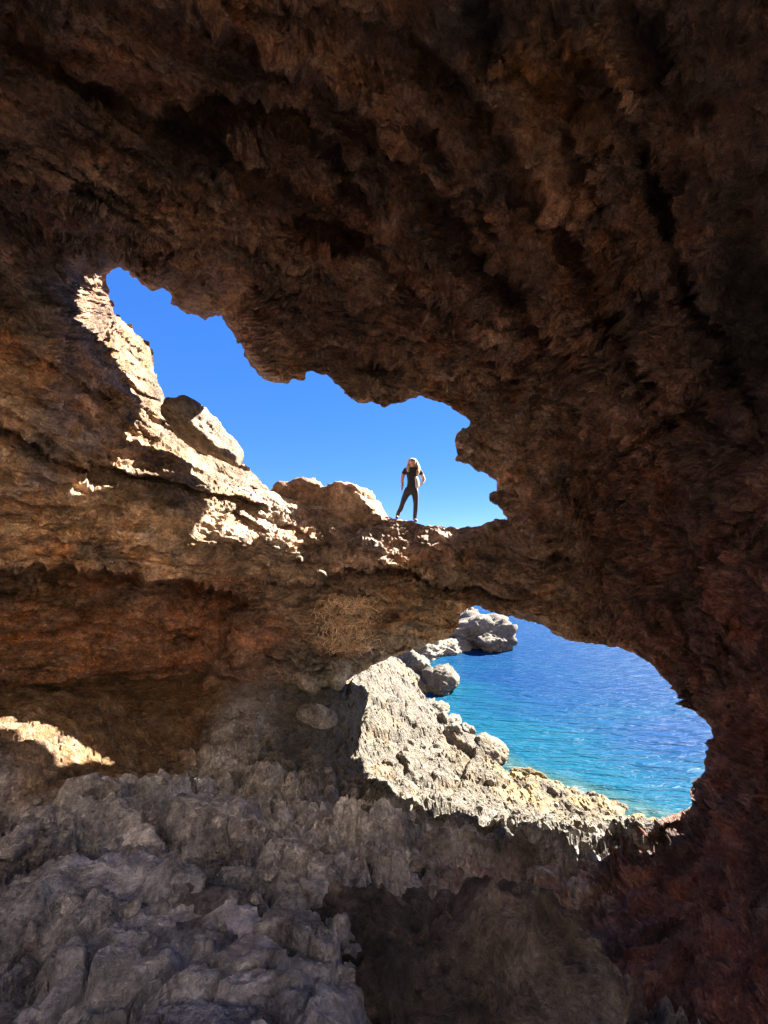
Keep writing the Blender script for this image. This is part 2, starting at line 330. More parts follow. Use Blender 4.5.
# ------------------------------------------------------------------ the cave rock: roof, walls, bridge
UP = [(103,274),(112,268),(121,266),(130,273),(142,284),(152,289),(163,292),(170,297),(174,307),(185,314),(200,318),(214,317),(222,315),(226,322),(232,333),(240,345),(248,358),(256,368),(268,379),(280,384),(292,381),(303,378),(308,372),(316,371),(326,374),(334,381),(342,388),(350,400),(356,403),(372,402),(383,408),(396,404),(408,400),(418,396),(430,397),(445,404),(456,411),(466,418),(470,425),(460,428),(455,437),(455,450),(457,460),(468,466),(478,472),(488,474),(497,480),(497,490),(491,494),(490,500),(496,506),(502,512),(507,519),(495,518),(488,523),(478,527),(462,528),(440,526),(428,524),(415,522),(402,519),(388,517),(370,513),(350,509),(330,506),(305,504),(288,499),(272,491),(262,484),(254,474),(244,464),(233,458),(215,452),(192,436),(174,417),(166,402),(163,392),(158,382),(153,369),(151,350),(142,338),(128,325),(114,313),(110,300),(104,286)]
LO = [(475,606),(490,611),(505,615),(518,617),(528,619),(540,625),(552,632),(565,639),(580,644),(600,645),(620,648),(633,652),(642,659),(655,668),(668,682),(680,697),(692,708),(703,718),(711,727),(713,738),(709,750),(704,762),(705,772),(694,782),(690,790),(691,798),(692,806),(680,812),(668,816),(655,822),(640,836),(600,860),(500,890),(420,870),(362,810),(332,745),(330,705),(336,692),(346,683),(358,675),(380,662),(400,655),(420,649),(436,642),(452,633),(462,625),(461,613)]
def axis(lo, hi, step, outer):
    a = np.arange(lo, hi + step, step); l = lo; h = hi; s = step; ls = []; hs_ = []
    while l > -outer: s *= 1.13; l -= s; h += s; ls.append(l); hs_.append(h)
    return np.concatenate([ls[::-1], a, hs_])
STEP = 1.4
us = axis(-24, 792, STEP, 2600); vs = axis(-24, 1048, STEP, 2200); vs = vs[vs < 1500]
NU, NV = len(us), len(vs); U, V = np.meshgrid(us, vs); U = U.ravel(); V = V.ravel()
du = (U - CX) / F_PX; dv = (CY - V) / F_PX
wx = du; wy = math.cos(PITCH) - dv * math.sin(PITCH); wz = math.sin(PITCH) + dv * math.cos(PITCH)    # ray per unit axial depth
def base_depth(wx, wy, wz):
    p = 5.0; acc = np.zeros_like(wx)
    for comp, dist in ((wz, 4.2), (-wx, 6.6), (wx, 4.1), (wy, 11.0)):
        acc += np.where(comp > 1e-3, np.maximum(comp, 1e-3) / dist, 0) ** p
    return acc ** (-1 / p)
DC = [ # u, v, axial depth of the rock surface
 (0,0,3.0),(200,0,3.0),(400,0,2.95),(600,0,2.7),(768,0,2.5),(0,120,4.1),(200,120,4.0),(400,120,3.9),(600,120,3.6),(768,120,3.2),
 (0,220,5.3),(150,220,5.6),(300,230,5.7),(450,240,5.6),(600,240,4.9),(768,240,3.8),
 (90,265,7.2),(180,300,7.4),(230,310,7.6),(280,370,8.6),(360,385,8.8),(430,385,9.0),(520,360,7.9),(600,380,6.3),(700,380,4.8),(768,380,4.1),
 (475,420,9.5),(462,445,9.3),(490,465,9.6),(520,440,9.0),(505,500,10.0),(540,500,9.0),(620,500,7.2),(700,500,5.3),(768,500,4.2),
 (0,290,6.2),(60,285,7.0),(0,370,6.0),(80,350,7.0),(110,330,8.0),(140,400,8.0),(150,345,8.8),(200,450,8.7),(160,455,8.0),(80,430,6.9),(0,450,5.8),
 (240,475,9.6),(290,510,10.0),(350,520,10.8),(404,525,10.6),(450,530,10.3),(500,530,10.1),
 (0,525,6.2),(80,530,7.07),(140,530,7.47),(185,535,7.8),(250,540,8.35),(300,545,8.8),(370,550,9.45),(440,560,9.65),(500,570,9.6),(560,580,8.9),
 (0,565,6.2),(100,565,7.0),(150,572,7.75),(200,578,8.3),(240,580,9.1),(270,600,9.5),(330,575,9.5),
 (0,572,6.3),(100,572,7.05),(0,620,7.3),(100,630,8.5),(200,640,9.3),(280,650,10.3),(0,690,8.2),(100,690,9.4),(220,700,10.3),(300,690,10.6),(330,660,10.6),(380,630,10.5),(430,620,10.6),(455,615,10.7),(420,640,11.4),(350,670,11.2),
 (480,600,9.9),(540,615,9.2),(600,635,8.3),(650,655,7.3),(700,710,6.3),(716,740,6.1),(700,790,6.1),(660,825,6.0),
 (620,600,7.4),(700,620,5.6),(768,620,4.4),(768,720,4.0),(730,800,4.9),(768,850,3.5),(700,860,4.7),(640,860,5.4),(600,900,4.9),(700,950,3.3),(768,1000,2.6),(620,1000,3.4),(560,870,6.0),
]
DC = np.array(DC, float)
def ray(u, v):
    a = (u - CX) / F_PX; b = (CY - v) / F_PX
    return a, math.cos(PITCH) - b * math.sin(PITCH), math.sin(PITCH) + b * math.cos(PITCH)
pad = np.array([(u, v) for u in (-900, -450, 384, 1200, 1700) for v in (-900, -450, 512, 1300) if not (0 < u < 768 and 0 < v < 1024)], float)
cu = np.concatenate([DC[:, 0], pad[:, 0]]); cv = np.concatenate([DC[:, 1], pad[:, 1]])
lr = np.concatenate([np.log(DC[:, 2] / base_depth(*ray(DC[:, 0], DC[:, 1]))), np.zeros(len(pad))])
DT = tps_fit(np.stack([cu, cv], 1), lr, 2e-4)
cl = lambda x, lo, hi: np.clip(x, lo, hi)
corr = tps_eval(DT, np.stack([cl(U, -900, 1700), cl(V, -900, 1300)], 1))
far = np.maximum(np.maximum(-U - 300, U - 1068) / 600, np.maximum(-V - 300, V - 1224) / 500)
D = base_depth(wx, wy, wz) * np.exp(corr * (1 - ss(0, 1, far)))
# openings
rim_n = 2.4 * fbm(np.stack([U / 11, V / 11, 0 * U], 1), 4, 91, .6) + 2.0 * perlin(np.stack([U / 30, V / 30, 0 * U + 3], 1), 95)
du_, _, arcU = seg_dist(U, V, UP, True); inU = inside(U, V, UP); sdU = np.where(inU, -du_, du_)
dl_, _, _ = seg_dist(U, V, LO, True); inL = inside(U, V, LO); sdL = np.where(inL, -dl_, dl_)
sd = np.minimum(sdU, sdL) + rim_n
sd = sd - 4.0 * ss(420, 380, V) * (np.abs(perlin(np.stack([U / 19, V / 19, 0 * U + 11], 1), 99)) * 2 - .5)
edge = np.maximum(np.minimum(sdU, sdL), 0)
# ledges and cracks: (polyline, depth step m, reach px, sharpness px); the right-hand side of travel steps back
LEDGE = [
 ([(0,502),(60,508),(130,512)], .28, 9, 2), ([(20,540),(90,545),(170,552)], .28, 9, 2), ([(60,395),(110,420),(160,438)], .3, 12, 3), ([(10,340),(60,372),(120,405)], .3, 14, 3),
 ([(290,540),(340,548),(400,556)], .3, 8, 2), ([(0,30),(120,100),(230,150),(330,210),(420,290),(520,380)], .55, 45, 5), ([(160,0),(300,70),(400,150),(480,250),(560,360),(640,470)], .6, 55, 6),
 ([(380,0),(480,100),(560,220),(640,360),(720,520)], .55, 60, 6), ([(560,0),(640,140),(700,300),(768,430)], .5, 60, 6),
 ([(-40,580),(0,574),(60,571),(110,573),(160,578),(205,588),(245,603),(258,612)], 2.2, 130, 3),
 ([(-40,390),(0,424),(25,440),(50,460),(80,471),(120,473),(160,480),(200,490),(240,497),(262,505),(290,524)], 0.9, 15, 3),
 ([(0,405),(30,430),(60,452),(85,468)], 0.3, 25, 3),
 ([(322,578),(350,571),(405,572),(440,585),(480,590),(520,603)], 1.3, 9, 2),
 ([(395,541),(418,546),(435,549),(447,554)], 0.4, 7, 2), ([(455,552),(475,557),(494,561)], 0.45, 7, 2),
 ([(285,522),(310,536),(326,552)], 0.45, 9, 2), ([(230,512),(250,520),(270,534)], 0.4, 10, 2), ([(326,512),(328,535),(325,556)], 0.25, 10, 2),
 ([(130,118),(200,100),(255,92),(300,105),(330,140),(352,178),(395,206)], 0.9, 42, 4),
 ([(268,222),(320,221),(350,232),(382,252)], 0.7, 20, 4),
 ([(240,300),(300,330),(350,345),(405,372)], 0.45, 26, 4),
 ([(150,250),(180,262),(205,282),(222,312)], -0.35, 40, 5),
 ([(520,440),(560,470),(600,520),(640,600)], 0.3, 30, 6),
 ([(470,560),(520,590),(560,605),(600,640)], 0.3, 22, 4),
 ([(150,415),(175,430),(200,448),(235,462),(250,474)], 0.3, 10, 2),
 ([(60,290),(75,310),(90,345),(108,368),(132,388),(150,410)], -0.3, 60, 8),
 ([(80,680),(140,672),(200,670),(260,690)], 0.3, 18, 3), ([(160,632),(200,640),(215,660)], 0.25, 10, 2), ([(215,632),(240,650),(228,676)], 0.2, 9, 2),
 ([(262,655),(290,662),(318,690)], 0.4, 12, 2), ([(400,90),(440,150),(470,240),(540,330)], 0.3, 40, 8), ([(560,0),(575,120),(590,200)], 0.2, 40, 8),
 ([(0,50),(100,105),(170,160),(240,190),(300,245)], -0.3, 40, 6), ([(390,205),(450,262),(520,335),(580,370)], -0.3, 40, 6), ([(420,110),(480,200),(530,290)], 0.3, 30, 6), ([(620,40),(650,200),(690,330),(768,450)], -0.3, 50, 8), ([(0,150),(60,180),(130,230)], -0.25, 30, 5),
]
disp = np.zeros_like(U)
jit = 3.0 * fbm(np.stack([U / 22, V / 22, 0 * U + 7], 1), 3, 97)
for pts, D_, L_, s_ in LEDGE:
    bb = np.array(pts); m = (U > bb[:, 0].min() - 6 * L_) & (U < bb[:, 0].max() + 6 * L_) & (V > bb[:, 1].min() - 6 * L_) & (V < bb[:, 1].max() + 6 * L_)
    dd, side, arc = seg_dist(U[m], V[m], pts); s = dd * side + jit[m]
    e = np.clip(np.minimum(arc, 1 - arc) * 8, 0, 1) if pts[0][0] >= 0 else np.clip((1 - arc) * 8, 0, 1)
    endg = np.exp(-(np.maximum(dd - np.abs(s) - 4, 0) / 8) ** 2)
    disp[m] += D_ * ss(-s_, s_, s) * np.exp(-np.maximum(s, 0) / L_) * e
PIT = [(328,236,46,14,.7),(375,365,34,20,.5),(150,262,18,14,.3),(505,290,24,14,.4),(215,128,60,16,.35),(610,330,30,22,.3),(660,180,24,34,.3),(430,300,30,14,.2),(110,90,40,14,.25),(500,190,20,26,.25),(555,563,12,9,0.7),(505,285,34,20,0.4),(355,372,40,18,0.35),(285,357,17,14,0.35),(690,110,30,22,0.25),(640,60,26,40,0.25),(480,30,20,35,0.2),(745,330,30,50,0.35),(590,150,16,24,0.2),
       (545,735,1,1,0),(400,655,26,14,0.7),(240,604,12,5,0.4),(520,300,20,12,0.3),(660,470,30,18,0.2),(620,640,20,14,0.2),(735,650,18,26,0.25),(175,285,44,34,-0.35),(90,400,30,16,0.25),(130,440,30,14,0.25),(205,430,1,1,0),(700,420,26,20,0.25),(755,560,20,20,0.25),(560,410,22,18,0.2)]
for u, v, a, b, dd in PIT:
    q = ((U - u + jit * 2) / a) ** 2 + ((V - v + jit) / b) ** 2; disp += dd * np.exp(-q ** 1.5)
B = unproj(U, V, np.minimum(D, 30))
roofw = ss(430, 300, V - 0.15 * (U - 384)) ; roofw = np.maximum(roofw, ss(540, 640, U))
wp = B + 0.4 * np.stack([perlin(B * 0.8, 101), perlin(B * 0.8, 102), perlin(B * 0.8, 103)], 1)
# layered beds on the left wall and the bridge, dipping to the right
bcL = bedcoords(wp, (0.30, -0.15, 1), (1, 0.4, -0.3), 0.22, 1.3, 0.9)
f1, f2, idv = worley(bcL, 111); ck = np.clip((f2 - f1) / 0.2, 0, 1)
f3, f4, idw = worley(bedcoords(wp, (0.30, -0.15, 1), (1, 0.4, -0.3), 0.55, 2.0, 1.2), 113); ck2 = np.clip((f4 - f3) / 0.18, 0, 1)
left = 0.30 * (idw - 0.5) * ck2 ** .6 - 0.10 * (1 - ck2) + 0.12 * (idv - 0.5) * ck - 0.06 * (1 - ck) + 0.16 * ridged(bcL * 0.7, 4, 121, .55) 
# roof and right wall: pitted, knobbly, streaked along the diagonal
bcR = bedcoords(wp, (0.5, -0.6, 0.6), (0.75, 0.7, -0.1), 0.5, 1.6, 0.6)
r1, r2, idr = worley(bcR, 131); ck3 = np.clip((r2 - r1) / 0.3, 0, 1)
k1, k2, idk = worley(wp * 2.6, 135); 
g1_, g2_, gid = worley(bedcoords(wp, (0.5, -0.6, 0.6), (0.75, 0.7, -0.1), 1.1, 2.6, 1.4), 132); gk = np.clip((g2_ - g1_) / .14, 0, 1)
roof = 0.38 * (gid - .5) * gk ** .6 - .10 * (1 - gk) + 0.30 * (idr - 0.5) * ck3 ** .7 + 0.16 * ridged(bcR * 0.8, 5, 141, .58) + 0.09 * (0.6 - k1) + 0.05 * ridged(wp * 3.6, 4, 151, .6)
smooth_al = ss(590, 610, V) * ss(330, 260, U) * ss(720, 690, V)
calm = np.exp(-(((U - 215) / 85) ** 2 + ((V - 545) / 40) ** 2) ** 2)
left = left * (1 - .6 * calm)
n = (left * (1 - roofw) + roof * roofw) * (1 - 0.65 * smooth_al)
n += 0.22 * fbm(B * 0.5, 3, 161)
wq = B + 0.12 * np.stack([perlin(B * 3.1, 301), perlin(B * 3.1, 302), perlin(B * 3.1, 303)], 1)
wq = wq + 0.05 * np.stack([perlin(B * 8.3, 304), perlin(B * 8.3, 305), perlin(B * 8.3, 306)], 1)
rq = bedcoords(wq, (0.5, -0.6, 0.6), (0.75, 0.7, -0.1), 0.75, 1.0, 0.8) * 0.5; lq = bedcoords(wq, (0.30, -0.15, 1), (1, 0.4, -0.3), 0.5, 1.5, 1.0) * 0.5
Q = rq * roofw[:, None] + lq * (1 - roofw)[:, None]
def billow(P, sd_): return np.abs(perlin(P, sd_)) * 2
crag = 0.20 * (billow(Q * 3.0, 311) - .5) + 0.14 * (billow(Q * 6.3, 312) - .5) + 0.11 * (billow(Q * 13.1, 313) - .5) + 0.07 * (billow(Q * 27, 314) - .5)
j1, j2, idj = worley(Q * 7.0, 321); crag += 0.10 * (idj - .5) * np.clip((j2 - j1) / .3, 0, 1)
pk = np.clip(0.30 - worley(wq * 4.2, 331)[0], 0, 1); crag -= 0.45 * pk * ss(-0.1, 0.4, fbm(B * 0.9, 3, 335))          # solution pits
crag_w = (0.5 + 0.32 * roofw) * (1 - 0.5 * smooth_al) * (0.6 + 0.6 * ss(-.4, .4, fbm(B * 0.6, 2, 341)))
fib = bedcoords(wq, (0.6, -0.5, 0.5), (0.72, 0.68, -0.2), 0.16, 0.75, 0.2)
crag = crag + roofw * (0.10 * ridged(fib, 4, 351, .6) + .035 * ridged(fib * 2.9, 3, 352, .6))
crag = crag * crag_w * (1 - .45 * calm) * (1 - .5 * np.clip(np.exp(-np.maximum(sdU, 0) / 46) * ss(300, 230, U) * ss(255, 290, V) * 1.6, 0, 1))
D2 = np.clip(D, 0, 60) + disp - n * np.clip(D / 7, 0.35, 1.2) * ss(0, 14, edge + 5)
# worn, rounded lips of the openings: the left rim of the sky hole leans away to the light
lip = np.exp(-edge / 9) * 0.12
leftrim = np.exp(-np.maximum(sdU, 0) / 46) * ss(300, 230, U) * ss(235, 310, V) * ss(500, 470, V) * ss(40, 90, U)
D2 += lip + 2.5 * leftrim
D2 = np.maximum(D2, 0.8)
# snap hole-edge vertices onto the outline
S = sd.reshape(NV, NU); gu = np.gradient(S, us, axis=1).ravel(); gv = np.gradient(S, vs, axis=0).ravel()
snap = (sd < 0) & (sd > -6); g2 = np.maximum(gu ** 2 + gv ** 2, 0.2)
Us = np.where(snap, U - sd * gu / g2, U); Vs = np.where(snap, V - sd * gv / g2, V)
PI_ = unproj(Us, Vs, D2)
G3 = PI_.reshape(NV, NU, 3); tu = np.gradient(G3, axis=1).reshape(-1, 3); tv = np.gradient(G3, axis=0).reshape(-1, 3)
for _ in range(3):      # smoothed surface normals, pointing into the cave
    tu = tu.reshape(NV, NU, 3); tv = tv.reshape(NV, NU, 3)
    tu = ((tu + np.roll(tu, 2, 0) + np.roll(tu, -2, 0) + np.roll(tu, 2, 1) + np.roll(tu, -2, 1)) / 5).reshape(-1, 3)
    tv = ((tv + np.roll(tv, 2, 0) + np.roll(tv, -2, 0) + np.roll(tv, 2, 1) + np.roll(tv, -2, 1)) / 5).reshape(-1, 3)
NN = np.cross(tu, tv); NN /= np.linalg.norm(NN, axis=1)[:, None] + 1e-9
vw = CAM - PI_; vw /= np.linalg.norm(vw, axis=1)[:, None]; NN *= np.where((NN * vw).sum(1) < 0, -1, 1)[:, None]
we = ss(0, 9, edge)[:, None]; dirv = NN * we + vw * (1 - we); dirv /= np.linalg.norm(dirv, axis=1)[:, None] + 1e-9
PI_ = PI_ + dirv * (crag * ss(-1, 4, edge) * np.clip(D / 6, .3, 1.2))[:, None]
tmax = 2.2 - 1.1 * np.maximum(ss(440, 540, U), ss(500, 530, V) * ss(300, 340, U))
brtop = ss(245, 275, U) * ss(540, 515, U) * ss(560, 540, V) * ss(470, 480, V)
tmax = tmax - 1.5 * ss(400, 280, U) * ss(440, 400, V)
thick = tmax * (1 - np.exp(-edge / (9 - 5.5 * brtop))) + 0.02
thick *= np.clip(D2 / 6, 0.3, 1.3)
PO = unproj(Us, Vs, D2 + thick * (1 + 0.25 * fbm(B * 0.7, 3, 181)))
# colours of the stone, with the sunlit cream of the left rim painted in
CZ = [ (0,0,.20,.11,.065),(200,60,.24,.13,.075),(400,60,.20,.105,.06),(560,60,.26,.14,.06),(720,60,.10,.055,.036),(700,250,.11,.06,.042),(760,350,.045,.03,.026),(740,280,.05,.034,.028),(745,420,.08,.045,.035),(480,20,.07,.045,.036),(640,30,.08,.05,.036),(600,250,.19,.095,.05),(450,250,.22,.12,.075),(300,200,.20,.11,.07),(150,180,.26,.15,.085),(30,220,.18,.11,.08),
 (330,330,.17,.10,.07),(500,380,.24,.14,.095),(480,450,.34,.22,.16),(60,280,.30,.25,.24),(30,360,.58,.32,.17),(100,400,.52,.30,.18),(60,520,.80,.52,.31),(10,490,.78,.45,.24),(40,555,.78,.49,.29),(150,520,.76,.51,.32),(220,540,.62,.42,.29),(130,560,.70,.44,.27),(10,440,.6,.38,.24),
 (90,300,0.223,0.150,0.089),(130,360,0.239,0.160,0.091),(165,400,0.239,0.164,0.103),(225,475,0.239,0.164,0.103),(200,460,0.223,0.154,0.095),(210,505,0.234,0.164,0.103),(160,492,0.223,0.154,0.099),(30,445,.42,.36,.30),(270,515,.60,.46,.34),(300,520,.46,.31,.22),(370,530,.36,.25,.20),(440,540,.30,.21,.17),(500,550,.27,.17,.125),(560,590,.28,.17,.11),  # first entries: sunlit look of the rim and ledge put into the colour
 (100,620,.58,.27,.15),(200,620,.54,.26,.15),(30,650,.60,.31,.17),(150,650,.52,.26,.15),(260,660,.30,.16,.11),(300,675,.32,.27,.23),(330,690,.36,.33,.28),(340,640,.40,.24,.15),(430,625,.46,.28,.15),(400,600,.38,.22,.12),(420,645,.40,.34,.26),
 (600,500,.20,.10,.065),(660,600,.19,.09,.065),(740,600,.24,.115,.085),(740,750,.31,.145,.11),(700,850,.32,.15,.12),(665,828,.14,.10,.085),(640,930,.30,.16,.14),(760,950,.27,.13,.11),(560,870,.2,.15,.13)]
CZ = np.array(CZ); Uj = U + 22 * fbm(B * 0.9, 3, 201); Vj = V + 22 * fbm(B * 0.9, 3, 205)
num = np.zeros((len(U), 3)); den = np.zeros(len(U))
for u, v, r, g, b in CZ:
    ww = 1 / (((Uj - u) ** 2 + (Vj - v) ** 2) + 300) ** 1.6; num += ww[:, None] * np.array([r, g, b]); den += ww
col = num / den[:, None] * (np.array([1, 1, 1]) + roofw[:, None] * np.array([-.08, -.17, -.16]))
c1 = fbm(wp * np.array([1, 1, 2.2]), 5, 211, .6); c2 = fbm(bcR, 4, 215)
col *= (1 + 0.45 * np.clip(c1, -1, 1))[:, None]
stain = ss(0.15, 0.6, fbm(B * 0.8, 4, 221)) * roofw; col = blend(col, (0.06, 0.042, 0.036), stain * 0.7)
rust = ss(0.1, 0.6, c2) * 0.5; col = col * (1 - rust[:, None]) + rust[:, None] * col * np.array([1.35, 1.0, 0.75])
ash = ss(0.2, 0.6, fbm(wp * 1.5, 4, 231)) * 0.35 * (1 - smooth_al); lum = col.mean(1)[:, None]; col = col * (1 - ash[:, None]) + ash[:, None] * lum * np.array([1.12, 1.0, 0.92])
# faces
idx = np.arange(NV * NU).reshape(NV, NU)
Fq = np.stack([idx[:-1, :-1].ravel(), idx[1:, :-1].ravel(), idx[1:, 1:].ravel(), idx[:-1, 1:].ravel()], 1)
keep = (sd[Fq] > 0).any(1) & (sd[Fq] > -5.9).all(1)
fc = PI_[Fq].mean(1); keep &= (fc[:, 2] > np.clip(ground_base(fc[:, :2]), -2, 9) - 1.6) & (np.abs(fc).max(1) < 40)
cut = (U + 30 * perlin(np.stack([U / 60, V / 60, 0 * U + 2], 1), 77) > 960) & (V + 30 * perlin(np.stack([U / 60, V / 60, 0 * U + 5], 1), 78) > -500); keep &= ~cut[Fq].any(1)      # unseen opening beside the viewer, cut to let sunlight bounce in
Fk = Fq[keep]; fu = U[Fk].mean(1); fv = V[Fk].mean(1)
wob = 10 * perlin(np.stack([fu / 40, fv / 40, 0 * fu], 1), 251)
fu2 = fu + wob; fv2 = fv + wob
bridge = inside(fu2, fv2, [(268,488),(330,480),(520,500),(530,540),(560,590),(585,665),(480,640),(400,590),(322,578),(285,540)])
wallL = (~bridge) & ((inside(fu2, fv2, [(-3000,236),(60,262),(110,250),(200,330),(268,488),(285,540),(322,578),(400,590),(480,640),(420,700),(330,760),(300,1700),(-3000,1700)])))
wallR = (~bridge) & (~wallL) & inside(fu2, fv2, [(470,415),(560,380),(640,330),(3000,100),(3000,1700),(430,1700),(430,860),(585,665),(560,590),(530,540),(470,520)])
roofm = ~(bridge | wallL | wallR)
def shell(name, m):
    f = Fk[m]; uq, inv = np.unique(f, return_inverse=True); f = inv.reshape(f.shape); n_ = len(uq)
    Vv = np.vstack([PI_[uq], PO[uq]])
    # sides: edges used once
    e = np.concatenate([f[:, [0, 1]], f[:, [1, 2]], f[:, [2, 3]], f[:, [3, 0]]]); key = np.sort(e, 1); k = key[:, 0].astype(np.int64) * n_ + key[:, 1]
    _, first, cnt = np.unique(k, return_index=True, return_counts=True); be = e[first[cnt == 1]]
    sides = np.stack([be[:, 1], be[:, 0], be[:, 0] + n_, be[:, 1] + n_], 1)
    fo = f[:, ::-1] + n_
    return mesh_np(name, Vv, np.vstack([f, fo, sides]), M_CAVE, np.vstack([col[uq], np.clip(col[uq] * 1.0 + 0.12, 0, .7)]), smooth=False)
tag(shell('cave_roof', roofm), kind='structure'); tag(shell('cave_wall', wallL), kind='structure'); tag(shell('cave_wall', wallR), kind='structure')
def slab(name, fx, nu_, nv_, colr, sd_):
    a, b = np.meshgrid(np.linspace(0, 1, nu_), np.linspace(0, 1, nv_)); p, nn = fx(a.ravel(), b.ravel())
    p = p + nn * (0.35 * fbm(p * .5, 4, sd_) + .2 * ridged(p * 1.1, 4, sd_ + 7))[:, None]; o2 = p + nn * 2.0; k = len(p)
    ix = np.arange(k).reshape(nv_, nu_); f = np.stack([ix[:-1, :-1].ravel(), ix[1:, :-1].ravel(), ix[1:, 1:].ravel(), ix[:-1, 1:].ravel()], 1)
    e = np.concatenate([ix[0], ix[1:, -1], ix[-1, -2::-1], ix[-2:0:-1, 0]]); e2 = np.roll(e, -1)
    return mesh_np(name, np.vstack([p, o2]), np.vstack([f, f[:, ::-1] + k, np.stack([e2, e, e + k, e2 + k], 1)]), M_CAVE, np.tile(colr, (2 * k, 1)))
def sky_block_roof(a, b):
    x = -7.5 + 9.5 * a; y = 1.3 - 1.1 * b; return np.stack([x, y, 10.1 + 0.5 * b - .10 * np.maximum(x - 2, 0) ** 2], 1), np.tile([0, 0, 1.], (len(a), 1))
def back_side(a, b):
    y = 0.9 - 1.4 * a; return np.stack([4.0 - 0.5 * b, y, 2.5 + 7.6 * b], 1), np.tile([1., 0, 0], (len(a), 1))
tag(slab('cave_roof', sky_block_roof, 90, 60, (.2, .12, .075), 401), kind='structure')  # unseen roof piece above the camera, added to block sky light
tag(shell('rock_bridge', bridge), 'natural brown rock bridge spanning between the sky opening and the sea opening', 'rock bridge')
# ------------------------------------------------------------------ boulders and stones
import bmesh
from mathutils import Vector
from mathutils.bvhtree import BVHTree
def ico(sub):
    bm = bmesh.new(); bmesh.ops.create_icosphere(bm, subdivisions=sub, radius=1.0)
    v = np.array([x.co[:] for x in bm.verts]); f = np.array([[q.index for q in p.verts] for p in bm.faces]); bm.free(); return v, f
ICO = {}
def rock(name, Ap, Bp, width, height, seed, color, mat, label=None, cat='boulder', group=None, sub=5, up=(0, 0, 1), rough=0.10, planes=13, vary=0.25, sharp=9, strata=0.0, faces=()):
    """an angular block whose long axis runs from Ap to Bp"""
    Ap = np.asarray(Ap, float); Bp = np.asarray(Bp, float); rs = np.random.RandomState(seed)
    ax = Bp - Ap; L = np.linalg.norm(ax); ax /= L; upv = np.array(up, float); upv -= ax * upv.dot(ax); upv /= np.linalg.norm(upv); wd = np.cross(upv, ax)
    if sub not in ICO: ICO[sub] = ico(sub)
    d, f = ICO[sub]
    nrm = rs.normal(size=(planes, 3)); nrm /= np.linalg.norm(nrm, axis=1)[:, None]; h = rs.uniform(0.74, 1.0, planes)
    for (fn, fh) in faces:
        fn = np.array(fn, float); q_ = np.array([fn @ ax * L / 2, fn @ wd * width / 2, fn @ upv * height / 2]); nrm = np.vstack([nrm, q_ / np.linalg.norm(q_)]); h = np.append(h, fh)
    inv = (np.maximum(d @ nrm.T, 0) / h) ** sharp
    r = (inv.sum(1) + 0.55 ** sharp) ** (-1 / sharp); r = np.minimum(r, 1.25)
    q = d * r[:, None]
    q /= np.abs(q).max(0)
    V = (q[:, :1] * ax * L / 2 + q[:, 1:2] * wd * width / 2 + q[:, 2:3] * upv * height / 2)
    s = (L * width * height) ** (1 / 3)
    N = d / np.linalg.norm(d, axis=1)[:, None]; Nw = N[:, :1] * ax + N[:, 1:2] * wd + N[:, 2:] * upv
    Q = V / s + seed * 3.7
    f1, f2, idv = worley(Q * 3.2 * np.array([1, 1, 1.6]), seed); ck = np.clip((f2 - f1) / .25, 0, 1)
    disp = rough * s * (0.9 * fbm(Q * 1.7, 4, seed, .55) + 0.5 * (idv - .5) * ck - 0.35 * (1 - ck) + 0.5 * ridged(Q * 3.5 * np.array([1, 1, 1 + 2 * strata]), 4, seed + 5, .6) + 0.25 * fbm(Q * 11, 3, seed + 9, .6))
    Qc = V / 0.45 + seed; Qc = Qc + .2 * np.stack([perlin(Qc * 2, 1), perlin(Qc * 2, 2), perlin(Qc * 2, 3)], 1)
    cs = min(1.0, s) * rough * 4
    for k_, (sc_, am_) in enumerate(((1.0, .12), (2.1, .08), (4.5, .05), (9.5, .028))): disp += cs * am_ * (np.abs(perlin(Qc * sc_, 500 + k_)) * 2 - .45)
    V = V + Nw * disp[:, None]
    c = np.array(color)[None] * (1 + vary * np.clip(fbm(Q * 2.2, 4, seed + 3, .6), -1, 1))[:, None]
    base = (Ap + Bp) / 2
    o = mesh_np(name, V, f, mat, c); o.location = base
    if label: tag(o, label, cat, group)
    return o
U_ = lambda u, v, d: unproj(u, v, d)
bpy.context.view_layer.update(); dg = bpy.context.evaluated_depsgraph_get()
def depth_at(u, v):
    p = unproj(u, v, 1.0); d = Vector(p - CAM); L0 = d.length; h = SC.ray_cast(dg, Vector(CAM), d.normalized())
    return (h[1] - Vector(CAM)).length / L0 if h[0] else 10.0
rock('rock_slab', U_(154,398,8.9), U_(244,456,10.1), 1.3, 1.15, 17, (0.3312, 0.2448, 0.1728), M_CAVE, 'cream rock slab tilted on the left rim of the sky opening, deep crack beneath it', 'rock slab', faces=[((.82, -.38, .42), .30), ((-.3, -.5, -.8), .5)], rough=.07, vary=.2)
rock('boulder', U_(314,499,11.0), U_(392,503,11.0), 1.5, 1.40, 5, (.50,.32,.22), M_CAVE, 'large pinkish brown boulder on the bridge, next to the standing person', faces=[((.8, -.4, .45), .55)], rough=.09)
rock('boulder', U_(262,500,11.15), U_(340,499,11.15), 1.2, 0.95, 23, (0.3570, 0.2210, 0.1530), M_CAVE, 'lower reddish boulder on the bridge between the large boulder and the left cave wall', rough=.09)
rock('boulder', U_(258,1032,2.45), U_(620,1046,2.5), 1.4, 1.40, 36, (.11,.086,.073), M_GREY, 'big dark rounded boulder at the bottom centre of the cave floor', sub=7, rough=.13, planes=16, sharp=9, vary=.7)
rock('boulder', U_(-190,1015,2.35), U_(262,1012,2.25), 1.5, 0.98, 41, (.45,.42,.43), M_GREY, 'broad flat topped grey violet boulder in the bottom left foreground', sub=7, rough=.09, planes=10, vary=.4)
